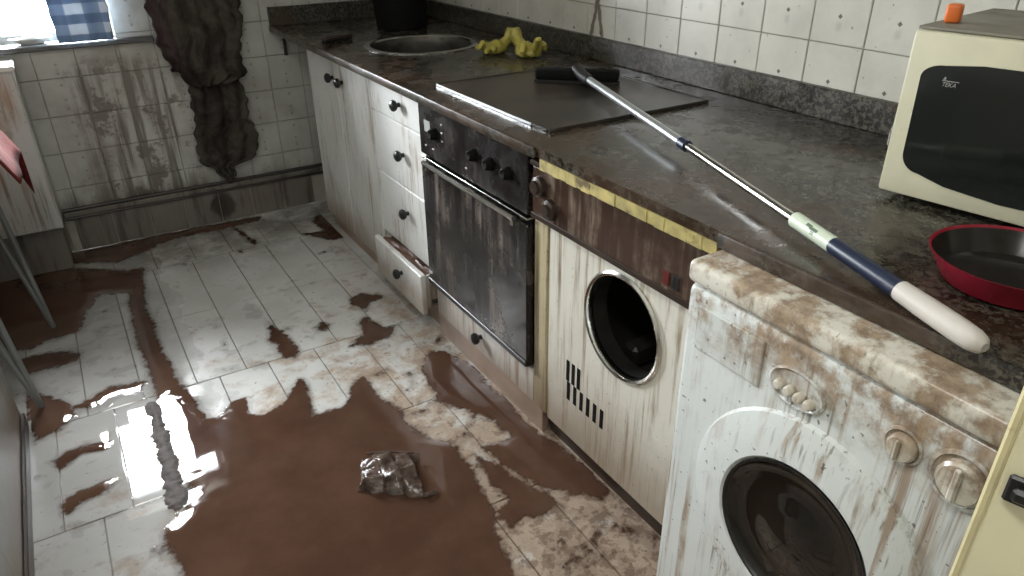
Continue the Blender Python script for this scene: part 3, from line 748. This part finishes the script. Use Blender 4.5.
# ------------------------------------------------------------------ worktop
wt = thing('worktop', 'dark speckled granite worktop running along the right wall, smeared with mud', 'worktop', (.3, -1.8, .84))
SK = (.31, -.845); SR = .205
CX0, CY0 = -.056, -3.74
bm = plate_hole(bmesh.new(), [(CX0 + .004, 0.0 - .0005), (XW - .001, -.0005), (XW - .001, CY0), (CX0 + .004, CY0)], SK, SR, .858, .880)
obj('slab', bm, 'granite', wt)
obj('front_edge', bx(bmesh.new(), CX0 - .004, CX0 + .0038, -2.215, -.001, .854, .8805, .003, 2), 'granite_b', wt, True)
obj('front_edge', bx(bmesh.new(), CX0 - .004, CX0 + .0038, CY0, -2.778, .854, .8805, .003, 2), 'granite_b', wt, True)
bm = bmesh.new(); y = -2.232
while y > -2.770:                                     # ragged exposed core where the edging has come away
    y2 = max(y - random.uniform(.018, .04), -2.776)
    bx(bm, CX0 + .001 + random.uniform(-.0006, .0010), CX0 + .03, y2, y, .833 + random.uniform(-.0012, .0012), .8575); y = y2
bx(bm, CX0 + .030, CX0 + .05, -2.776, -2.232, .836, .8575)
obj('exposed_core', bm, 'yellow', wt)
obj('upstand', bx(bmesh.new(), XW - .022, XW - .001, CY0, -.0225, .8805, .955, .002), 'granite_b', wt)
obj('upstand', bx(bmesh.new(), CX0, XW - .001, -.022, -.0005, .8805, .960, .002), 'granite_b', wt)

# sink
sk_o = thing('sink', 'round stainless steel sink set into the granite near the corner', 'sink', (SK[0], SK[1], .88))
obj('rim', lathe(bmesh.new(), [(.200, .8805), (.225, .8805), (.225, .883), (.215, .8865), (.200, .884), (.194, .878)], 56, T(SK[0], SK[1], 0), True), 'steel', sk_o, True)
obj('bowl', lathe(bmesh.new(), [(.199, .880), (.195, .84), (.19, .76), (.165, .735), (.10, .725), (0, .722)], 56, T(SK[0], SK[1], 0)), 'bowl', sk_o, True)
obj('drain', lathe(bmesh.new(), [(.038, .7265), (.036, .731), (.022, .7285), (0, .728)], 24, T(SK[0], SK[1], 0)), 'chrome', sk_o, True)

# hob
HX0, HX1, HY0, HY1 = .030, .560, -2.140, -1.535
hob = thing('glass_hob', 'black glass hob with a bright metal front trim, filmed with mud', 'hob', ((HX0 + HX1) / 2, (HY0 + HY1) / 2, .8805))
obj('glass_plate', prism(bmesh.new(), [((HX0 + HX1) / 2 + a, (HY0 + HY1) / 2 + b) for a, b in rrect(HX1 - HX0 - .012, HY1 - HY0 - .012, .012)], .8806, .887), 'hob', hob)
obj('trim', bx(bmesh.new(), HX0 + .003, HX0 + .0055, HY0 + .08, HY1, .8806, .8876, .0006), 'alu', hob)
obj('trim', bx(bmesh.new(), HX1 - .0055, HX1, HY0, HY1, .8806, .8895, .001), 'pipe', hob)
obj('trim', bx(bmesh.new(), HX0 + .0056, HX1 - .0056, HY0, HY0 + .0055, .8806, .8895, .001), 'pipe', hob)
obj('trim', bx(bmesh.new(), HX0 + .0056, HX1 - .0056, HY1 - .0055, HY1, .8806, .8895, .001), 'pipe', hob)

# ------------------------------------------------------------------ things on the worktop
# floor wiper lying across the worktop
A = Vector((-.079, -3.222, .9005)); B = Vector((.375, -1.800, .921)); D = (B - A)
def at(t): return A + D * t
mp = thing('floor_wiper', 'long-handled black floor wiper with blue and white grip lying across the worktop', 'wiper', tuple(at(.5) - Vector((0, 0, .012))))
obj('pole', tube(bmesh.new(), [at(.54), at(.78), at(.995)], .0108, 14), 'alu', mp, True)
obj('inner_pole', tube(bmesh.new(), [at(.235), at(.545)], .0084, 14), 'chrome', mp, True)
obj('collar', tube(bmesh.new(), [at(.528), at(.548)], .0122, 14), 'navy', mp, True)
sl = obj('label_sleeve', tube(bmesh.new(), [at(.193), at(.262)], .0132, 18), 'label', mp, True)
obj('sleeve', tube(bmesh.new(), [at(.095), at(.1935)], .0134, 18), 'navy', mp, True)
obj('grip', tube(bmesh.new(), [at(.0), at(.004), at(.012), at(.03), at(.06), at(.096)], [.006, .012, .0150, .0160, .0157, .0146], 20), 'grip', mp, True)
dn = D.normalized(); sd = dn.cross(Vector((0, 0, 1))).normalized(); upv = sd.cross(dn)
toc = (Vector((-.93, -3.54, 1.37)) - at(.22)); toc = (toc - dn * toc.dot(dn)).normalized(); tl = dn.cross(toc)
bm = bmesh.new()
for (t0, t1, o0, o1) in ((.215, .228, .0, .005), (.218, .224, -.006, -.001), (.226, .235, .002, .007)):
    vs_ = []
    for tt, oo in ((t0, o0), (t1, o0), (t1, o1), (t0, o1)):
        vs_.append(bm.verts.new(at(tt) + tl * oo + toc * math.sqrt((.0134) ** 2 - oo ** 2)))
    bm.faces.new(vs_)
obj('label_print', bm, 'ink', sl)
# head: plastic block with two rubber lips, slightly skewed to the pole
HP = Vector((.385, -1.770, .9)); hd = Vector((.155, -.150, 0)).normalized(); hn = Vector((-hd.y, hd.x, 0))
HM = Matrix(((hd.x, hn.x, 0, HP.x), (hd.y, hn.y, 0, HP.y), (0, 0, 1, 0), (0, 0, 0, 1)))
def hbox(*a, bev=.0):
    b = bx(bmesh.new(), *a, bev, 2) if bev else bx(bmesh.new(), *a); b.transform(HM); return b
obj('head', hbox(-.125, .125, -.022, .022, .898, .930, bev=.008), 'matt_black', mp, True)
obj('rubber_lip', hbox(-.127, .127, -.014, -.006, .8895, .8978), 'black', mp); obj('rubber_lip', hbox(-.127, .127, .006, .014, .8895, .8978), 'black', mp)
obj('socket', tube(bmesh.new(), [at(.945), at(.985), HP + Vector((0, 0, .030))], [.0145, .0165, .018], 14), 'black', mp, True)

# microwave
mw = thing('microwave', 'cream microwave oven with a black window and dusty top by the wall', 'microwave', (.314, -2.812, .8805), R(-82))
# local: x along the front (to the right), y into depth, z up
MWW, MWD, MWH = .50, .325, .300
mb = lambda *a, bev=.0, seg=2: bx(bmesh.new(), *a, bev, seg)
obj('shell', mb(.004, MWW - .004, .022, MWD, .014, MWH - .006, bev=.004), 'mw', mw, True, False)
obj('top_cover', mb(0, MWW, .012, MWD, MWH - .0055, MWH, bev=.002), 'mw_top', mw, True, False)
face = obj('door', mb(0, MWW * .78, 0, .0215, .012, MWH - .006, bev=.006), 'mw', mw, True, False)
LM = Matrix(((1, 0, 0, 0), (0, 0, -1, 0), (0, 1, 0, 0), (0, 0, 0, 1)))          # outline xy -> local x,z ; extrude -> -y
wo_ = []
wx0, wx1, wz0, wz1 = .028, .370, .045, .252
for k in range(9): a = R(180 - 90 * k / 8); wo_.append((wx0 + .035 + .035 * math.cos(a), wz1 - .030 + .022 * math.sin(a)))
wo_ += [(.12, wz1 - .001), (.22, wz1), (.32, wz1 - .001)]
for k in range(9): a = R(90 - 90 * k / 8); wo_.append((wx1 - .035 + .035 * math.cos(a), wz1 - .030 + .022 * math.sin(a)))
for k in range(9): a = R(0 - 90 * k / 8); wo_.append((wx1 - .035 + .035 * math.cos(a), wz0 + .045 + .035 * math.sin(a)))
wo_ += [(.30, wz0 - .002), (.20, wz0 - .006), (.11, wz0 + .001)]
for k in range(9): a = R(270 - 90 * k / 8); wo_.append((wx0 + .035 + .032 * math.cos(a), wz0 + .045 + .032 * math.sin(a)))
wnd = obj('window', prism(bmesh.new(), wo_[::-1], .0002, .002, LM), 'black_glass', face, False, False)
obj('control_panel', mb(MWW * .78 + .002, MWW, 0, .0215, .012, MWH - .006, bev=.006), 'mw', mw, True, False)
for k in range(2):
    obj('dial', lathe(bmesh.new(), [(0, 0), (.022, 0), (.020, .016), (0, .018)], 24, T(MWW * .89, -.0004, .09 + .1 * k) @ Matrix.Rotation(R(90), 4, 'X')), 'black', mw, True, False)
for (a, b) in ((.04, .05), (MWW - .04, .05), (.04, MWD - .04), (MWW - .04, MWD - .04)):
    obj('foot', lathe(bmesh.new(), [(0, .0003), (.014, .0003), (.014, .010), (.010, .0135), (0, .0135)], 14, T(a, b, 0)), 'black', mw, True, False)
# logo print on the black window
cu_ = bpy.data.curves.new('logo', 'FONT'); cu_.body = 'TEKA'; cu_.size = .0100; cu_.extrude = .0002; cu_.shear = .25; cu_.space_character = .92
tmp = bpy.data.objects.new('logo_tmp', cu_); C.objects.link(tmp)
dg = bpy.context.evaluated_depsgraph_get(); dg.update()
me = bpy.data.meshes.new_from_object(tmp.evaluated_get(dg)); bpy.data.objects.remove(tmp)
me.transform(Matrix(((1, 0, 0, .0640), (0, 0, -1, -.0024), (0, 1, 0, .2115), (0, 0, 0, 1)))); me.materials.clear(); me.materials.append(MT['logo'])
lo = bpy.data.objects.new('logo', me); C.objects.link(lo); lo.parent = wnd
bm = prism(bmesh.new(), [(.0640, .2200), (.0905, .2200), (.0908, .2212), (.0644, .2212)], .0022, .0026, LM)
prism(bm, [(.0652, .2218), (.0690, .2218), (.0696, .2250), (.0682, .2272), (.0660, .2250)], .0022, .0026, LM)
obj('logo_mark', bm, 'logo', wnd, False, False)

# small orange block on the microwave
oc = obj('orange_block', bx(bmesh.new(), -.014, .014, -.012, .012, 0, .030, .005, 3), 'orange', None, True)
oc.location = (.395, -2.826, 1.1808); oc.rotation_euler = (0, 0, R(20)); tag(oc, 'small orange plastic cap on the microwave top', 'cap')
# jar
jr = thing('glass_jar', 'small glass jar squeezed between the microwave and the wall upstand', 'jar', (.615, -2.665, .8805))
obj('jar_body', lathe(bmesh.new(), [(0, 0.0005), (.026, .0005), (.028, .004), (.028, .045), (.022, .054), (.022, .058), (.019, .058), (.019, .053), (.025, .044), (.025, .006), (0, .004)], 24, T(.615, -2.665, .8805)), 'jar', jr, True)
obj('lid', lathe(bmesh.new(), [(0, .0595), (.024, .0595), (.025, .061), (.025, .071), (.023, .073), (0, .073)], 24, T(.615, -2.665, .8805)), 'chrome', jr, True)

# frying pan
pc = (.158, -3.135, .8805)
pn_o = thing('frying_pan', 'red frying pan with dark inside standing in front of the microwave', 'pan', pc)
PM = T(*pc)
obj('pan_body', lathe(bmesh.new(), [(0, .0005), (.082, .0005), (.092, .004), (.112, .040), (.1145, .043), (.1115, .0425), (.1095, .040)], 56, PM), 'pan_red', pn_o, True)
obj('pan_inside', lathe(bmesh.new(), [(.1115, .0425), (.108, .038), (.090, .008), (.080, .0045), (0, .004)], 56, PM), 'pan_in', pn_o, True)
bm = tube(bmesh.new(), [(pc[0] + .01, pc[1] - .110, .916), (pc[0] + .014, pc[1] - .16, .925), (pc[0] + .02, pc[1] - .27, .935)], [.010, .012, .013], 12)
obj('handle', bm, 'black', pn_o, True)

# yellow rubber gloves, crumpled
def glove(name, base, rot, label, seed, flip=1, s=1.0):
    rnd = random.Random(seed)
    bm = bmesh.new()
    def seg(pts, rad): tube(bm, pts, rad, 10)
    seg([(0, 0, .020), (.03, .005, .026), (.06, .0, .022)], [.024, .028, .022])
    seg([(0, .02, .018), (.04, .026, .020), (.062, .022, .018)], [.016, .018, .015])
    seg([(0, -.02, .018), (.04, -.026, .020), (.062, -.022, .018)], [.016, .018, .015])
    for k, oy in enumerate((-.030, -.011, .010, .030)):
        L = (.042, .055, .05, .036)[k]; up = rnd.uniform(.0, .045)
        seg([(.055, oy * .8, .020), (.055 + L * .5, oy * 1.15, .020 + up), (.055 + L * .9, oy * 1.3 + rnd.uniform(-.01, .01), .016 + up * rnd.uniform(.2, 1.3))], [.012, .0105, .008])
    seg([(.01, -.025, .02), (.028, -.05, .030), (.05, -.062, .024)], [.013, .011, .009])
    seg([(.0, 0, .02), (-.035, .008, .045), (-.05, .01, .070), (-.052, .012, .085)], [.022, .020, .021, .017])
    bmesh.ops.transform(bm, matrix=Matrix.Diagonal((s, s * flip, s, 1)), verts=bm.verts)
    o = obj(name, bm, 'rubber_yellow', None, True); o.location = base; o.rotation_euler = (0, 0, rot)
    md = o.modifiers.new('fuse', 'REMESH'); md.mode = 'VOXEL'; md.voxel_size = .0036; md.use_smooth_shade = True
    tx = bpy.data.textures.new('crumple', 'CLOUDS'); tx.noise_scale = .018
    dm = o.modifiers.new('crumple', 'DISPLACE'); dm.texture = tx; dm.strength = .004; dm.mid_level = .5
    tag(o, label, 'glove', 'yellow rubber gloves by the sink'); return o
glove('rubber_glove', (.474, -1.172, .8802), R(196), 'yellow rubber glove lying flat, fingers towards the sink', 3, 1, .95)
glove('rubber_glove', (.514, -1.272, .8802), R(262), 'yellow rubber glove with its cuff standing up, nearer the wiper', 5, -1, 1.05)

# dark bucket in the corner
bk = thing('black_bucket', 'tall black bucket standing in the corner behind the sink', 'bucket', (.425, -.40, .8805))
BM_ = T(.425, -.40, .8805)
obj('bucket_body', lathe(bmesh.new(), [(0, .0005), (.105, .0005), (.110, .006), (.128, .27), (.134, .272), (.134, .284), (.126, .284), (.124, .27), (.106, .01), (0, .008)], 40, BM_), 'matt_black', bk, True)
pts = [(.425 + .134 * math.cos(R(a)), -.40 - .03 - .10 * math.sin(R(a)) , .8805 + .272 - .05 * math.sin(R(a))) for a in range(0, 181, 15)]
obj('handle', tube(bmesh.new(), pts, .003, 8), 'steel', bk, True)
# scrubbing brush on the worktop
sb = thing('scrubbing_brush', 'dark scrubbing brush on the granite to the left of the sink', 'brush', (.055, -.60, .8805), R(24))
obj('brush_block', bx(bmesh.new(), -.075, .075, -.019, .019, .0125, .027, .006, 2), 'plinth_dark', sb, True, False)
bm = bmesh.new()
for i in range(12):
    for j in range(3): tube(bm, [(-.065 + .0118 * i, -.012 + .012 * j, .0005), (-.065 + .0118 * i, -.012 + .012 * j, .0124)], .0035, 6)
obj('bristles', bm, 'matt_black', sb, False, False)['kind'] = 'stuff'
# dark upright strip on the wall under the worktop end
br = obj('wall_strip', bx(bmesh.new(), -.008, .006, -.014, -.001, .745, .836, .002), 'pipe'); tag(br, 'small dark upright strip on the end wall under the worktop corner', 'bracket')

# ------------------------------------------------------------------ cloths on the end wall
def hang(name, prof, folds, depth, mat, parent, y=-.012, thick=.006, nz=60, nx=36, seed=1):
    """prof: list of (z, x_left, x_right) from top to bottom"""
    rnd = random.Random(seed); zs = [p[0] for p in prof][::-1]; xl = [p[1] for p in prof][::-1]; xr = [p[2] for p in prof][::-1]
    bm = bmesh.new(); rows = []
    ztop, zbot = prof[0][0], prof[-1][0]
    ph = rnd.uniform(0, 6)
    for i in range(nz + 1):
        z = ztop + (zbot - ztop) * i / nz
        a = np.interp(z, zs, xl); b_ = np.interp(z, zs, xr); row = []
        rag = 1.0 if thick > .004 else .15
        a += rag * (.006 * math.sin(z * 41 + ph) + .005 * math.sin(z * 97 + 2 * ph) + rnd.uniform(-.003, .003)); b_ += rag * (.006 * math.sin(z * 37 + ph * 2) + .005 * math.sin(z * 113 + ph) + rnd.uniform(-.003, .003))
        for j in range(nx + 1):
            u = j / nx; x = a + (b_ - a) * u
            f = .5 + .5 * math.sin(u * folds * 6.283 + ph + 1.2 * math.sin(z * 7 + ph) )
            f = f * .75 + .25 * (.5 + .5 * math.sin(z * 23 + u * 9 + ph))
            row.append(bm.verts.new((x, y - thick - depth * f, z)))
        rows.append(row)
    for r0, r1 in zip(rows, rows[1:]):
        for j in range(nx): bm.faces.new((r0[j], r0[j + 1], r1[j + 1], r1[j]))
    o = obj(name, bm, mat, parent, True)
    sm = o.modifiers.new('thickness', 'SOLIDIFY'); sm.thickness = thick; sm.offset = 1
    return o
hk = thing('muddy_coat', 'mud-soaked dark coat hanging in tatters on the tiled end wall', 'coat', (-.36, -.01, .20))
hang('lower_layer', [(.78, -.455, -.215), (.70, -.462, -.225), (.60, -.452, -.225), (.50, -.462, -.22), (.42, -.468, -.205), (.36, -.485, -.205), (.315, -.470, -.215), (.295, -.445, -.255), (.285, -.418, -.33), (.262, -.405, -.335), (.230, -.390, -.340), (.200, -.372, -.352)], 3.2, .030, 'cloth', hk, -.006, seed=2)
hang('upper_layer', [(1.42, -.47, -.27), (1.25, -.50, -.245), (1.02, -.515, -.235), (.90, -.500, -.205), (.84, -.490, -.212), (.76, -.495, -.213), (.705, -.488, -.213), (.690, -.470, -.212), (.675, -.450, -.255), (.662, -.43, -.30)], 4.0, .030, 'cloth', hk, -.044, seed=5)
hang('sleeve', [(1.40, -.52, -.455), (1.15, -.545, -.475), (1.02, -.555, -.475), (.88, -.545, -.475), (.80, -.530, -.470), (.745, -.518, -.475), (.735, -.510, -.482)], 1.2, .022, 'cloth_red', hk, -.040, seed=8, nx=14)
hang('sleeve', [(1.38, -.285, -.22), (1.10, -.262, -.185), (1.00, -.252, -.178), (.96, -.248, -.190), (.90, -.238, -.192), (.875, -.230, -.200)], 1.2, .02, 'cloth', hk, -.052, seed=9, nx=14)
obj('hook', tube(bmesh.new(), [(-.37, .0, 1.405), (-.37, -.05, 1.40), (-.37, -.062, 1.43)], .006, 8), 'steel', hk, True)

ct = thing('checked_curtain', 'short blue and white checked curtain at the right of the window', 'curtain', (-.80, -.02, .885))
hang('curtain_cloth', [(1.29, -.905, -.690), (1.0, -.903, -.695), (.888, -.900, -.705)], 3, .014, 'check', ct, -.032, .003, seed=3)
obj('curtain_rod', tube(bmesh.new(), [(-.93, -.045, 1.292), (-.66, -.045, 1.292)], .006, 10), 'steel', ct, True)
obj('bracket', bx(bmesh.new(), -.672, -.660, -.05, -.001, 1.284, 1.300), 'steel', ct)

# dish on the sill
ds = thing('soap_dish', 'pale oval dish standing on the bright window sill', 'dish', (-.99, .045, .8845))
DM = T(-.99, .045, .8845) @ Matrix.Diagonal((1.35, .7, 1, 1))
obj('dish', lathe(bmesh.new(), [(0, .0005), (.030, .0005), (.035, .004), (.055, .020), (.058, .022), (.054, .021), (.034, .007), (0, .006)], 32, DM), 'white_plastic', ds, True)
sp_ = obj('soap_bar', bx(bmesh.new(), -1.022, -.958, .028, .062, .8915, .914, .007, 3), 'white_plastic', None, True); tag(sp_, 'pale bar of soap lying in the dish on the window sill', 'soap')

# ------------------------------------------------------------------ left side
lc = thing('low_cupboard', 'low pale cupboard under the window at the left of the end wall', 'cupboard', (-1.4, -.1, 0))
obj('body', box(-1.74, -1.075, -.20, -.001, .192, .828), 'pale_unit', lc)
obj('top', bx(bmesh.new(), -1.75, -1.068, -.206, -.001, .8285, .846, .003), 'white_plastic', lc)
obj('door', bx(bmesh.new(), -1.405, -1.079, -.214, -.2005, .198, .824, .002), 'pale_unit', lc)
obj('door', bx(bmesh.new(), -1.736, -1.409, -.214, -.2005, .198, .824, .002), 'pale_unit', lc)
obj('plinth', box(-1.735, -1.085, -.18, -.001, .002, .1915), 'skirting', lc)
for kx in (-1.385, -1.43): obj('knob', lathe(bmesh.new(), [(0, 0), (.007, 0), (.012, .014), (.010, .022), (0, .024)], 16, T(kx, -.2142, .70) @ Matrix.Rotation(R(90), 4, 'X')), 'black', lc, True)

# side unit in the left foreground
su = thing('side_unit', 'grey-white side unit at the lower left edge of the view', 'cabinet', (-1.6, -1.85, 0))
obj('body', box(-1.90, -1.285, -2.45, -1.31, .002, .70), 'grey_panel', su)
obj('skirt', bx(bmesh.new(), -1.284, -1.274, -2.45, -1.311, .002, .045, .002), 'plinth_dark', su)
obj('top', bx(bmesh.new(), -1.91, -1.276, -2.46, -1.305, .7005, .725, .004), 'grey_panel', su)

# table with the red cloth
tb = thing('table', 'small table on thin grey metal legs against the left side', 'table', (-1.5, -.85, 0))
tx0, tx1, ty0, ty1 = -1.85, -1.165, -1.29, -.63
obj('tabletop', bx(bmesh.new(), tx0, tx1, ty0, ty1, .715, .740, .003), 'wood', tb)
for (fx, fy, sx, sy) in ((-1.184, -.71, -1, 1), (-1.80, -.71, 1, 1), (-1.238, -1.24, -1, -1), (-1.80, -1.24, 1, -1)):
    bm = bmesh.new()
    tube(bm, [(fx, fy, .004), (fx + sx * .052, fy + sy * .005, .714)], [.009, .011], 10)
    tube(bm, [(fx, fy, .004), (fx + sx * .120, fy + sy * .005, .714)], [.009, .010], 10)
    obj('leg', bm, 'leg_metal', tb, True)
rc = bmesh.new(); N = 16
# cloth: flat on the top with the corner hanging down in a soft point
def cpt(u, v):
    x = -1.60 + .555 * u; y = -1.02 + .47 * v
    x2 = min(x, tx1 + .006); y2 = min(y, ty1 + .006); z = .7445
    ox = x - x2; oy = y - y2
    drop = ox + oy + 1.1 * math.sqrt(max(ox * oy, 0))
    return (x2 + ox * .42 + (.004 * math.sin(v * 9) if ox > 0 else 0), y2 + oy * .12 + (.004 * math.sin(u * 8) if oy > 0 else 0), z - drop * .92)
vv = [[rc.verts.new(cpt(i / N, j / N)) for j in range(N + 1)] for i in range(N + 1)]
for i in range(N):
    for j in range(N): rc.faces.new((vv[i][j], vv[i + 1][j], vv[i + 1][j + 1], vv[i][j + 1]))
ro = obj('red_cloth', rc, 'red_cloth', None, True); sm = ro.modifiers.new('thickness', 'SOLIDIFY'); sm.thickness = .004; sm.offset = 0
tag(ro, 'red cloth drooping over the table corner at the left edge', 'cloth')

# ------------------------------------------------------------------ crumpled packet on the floor
q4 = [Vector((-.540, -2.110, 0)), Vector((-.400, -2.225, 0)), Vector((-.345, -2.060, 0)), Vector((-.482, -2.000, 0))]
bm = bmesh.new(); N = 22; top = []; bot = []
rn = np.random.RandomState(4).rand(40, 40)
for i in range(N + 1):
    rt, rb = [], []
    for j in range(N + 1):
        u, v = i / N, j / N
        P = q4[0] * (1 - u) * (1 - v) + q4[1] * u * (1 - v) + q4[2] * u * v + q4[3] * (1 - u) * v
        e = min(u, 1 - u, v, 1 - v); h = .030 * min(1, (e / .22)) ** .55
        cr_ = .011 * abs(math.sin(u * 5.5 + v * 3.1 + .6)) - .010 * abs(math.sin(v * 6.2 - u * 3.4)) + .0045 * abs(math.sin(u * 13 - v * 11)) + .0015 * (rn[i, j] - .5)
        if v > .80: h *= .55
        wob = .006 * math.sin(u * 21 + v * 5)
        z = .004 + max(0, h + cr_ * min(1, e / .1))
        rt.append(bm.verts.new((P.x + wob, P.y + .006 * math.sin(v * 19), z + .002))); rb.append(bm.verts.new((P.x + wob, P.y + .006 * math.sin(v * 19), .0032)))
    top.append(rt); bot.append(rb)
for i in range(N):
    for j in range(N):
        bm.faces.new((top[i][j], top[i + 1][j], top[i + 1][j + 1], top[i][j + 1])); bm.faces.new((bot[i][j], bot[i][j + 1], bot[i + 1][j + 1], bot[i + 1][j]))
for k in range(N):
    bm.faces.new((top[k][0], bot[k][0], bot[k + 1][0], top[k + 1][0])); bm.faces.new((top[k][N], top[k + 1][N], bot[k + 1][N], bot[k][N]))
    bm.faces.new((top[0][k], top[0][k + 1], bot[0][k + 1], bot[0][k])); bm.faces.new((top[N][k], bot[N][k], bot[N][k + 1], top[N][k + 1]))
pk = thing('plastic_packet', 'crumpled muddy plastic packet lying in the brown water', 'packet', (-.44, -2.10, .003))
obj('packet_film', bm, 'bag', pk, True)
tl_ = bmesh.new()
tube(tl_, [(q4[3] + Vector((.01, -.012, .030))), ((q4[3] + q4[2]) / 2 + Vector((0, -.015, .034))), (q4[2] + Vector((-.015, -.015, .028)))], .0035, 8)
obj('seal_seam', tl_, 'bag', pk, True)
tw = bmesh.new()
tube(tw, [(-.402, -2.220, .012), (-.388, -2.226, .010), (-.372, -2.222, .007), (-.362, -2.228, .006)], [.008, .006, .009, .003], 8)
obj('twisted_corner', tw, 'bag', pk, True)
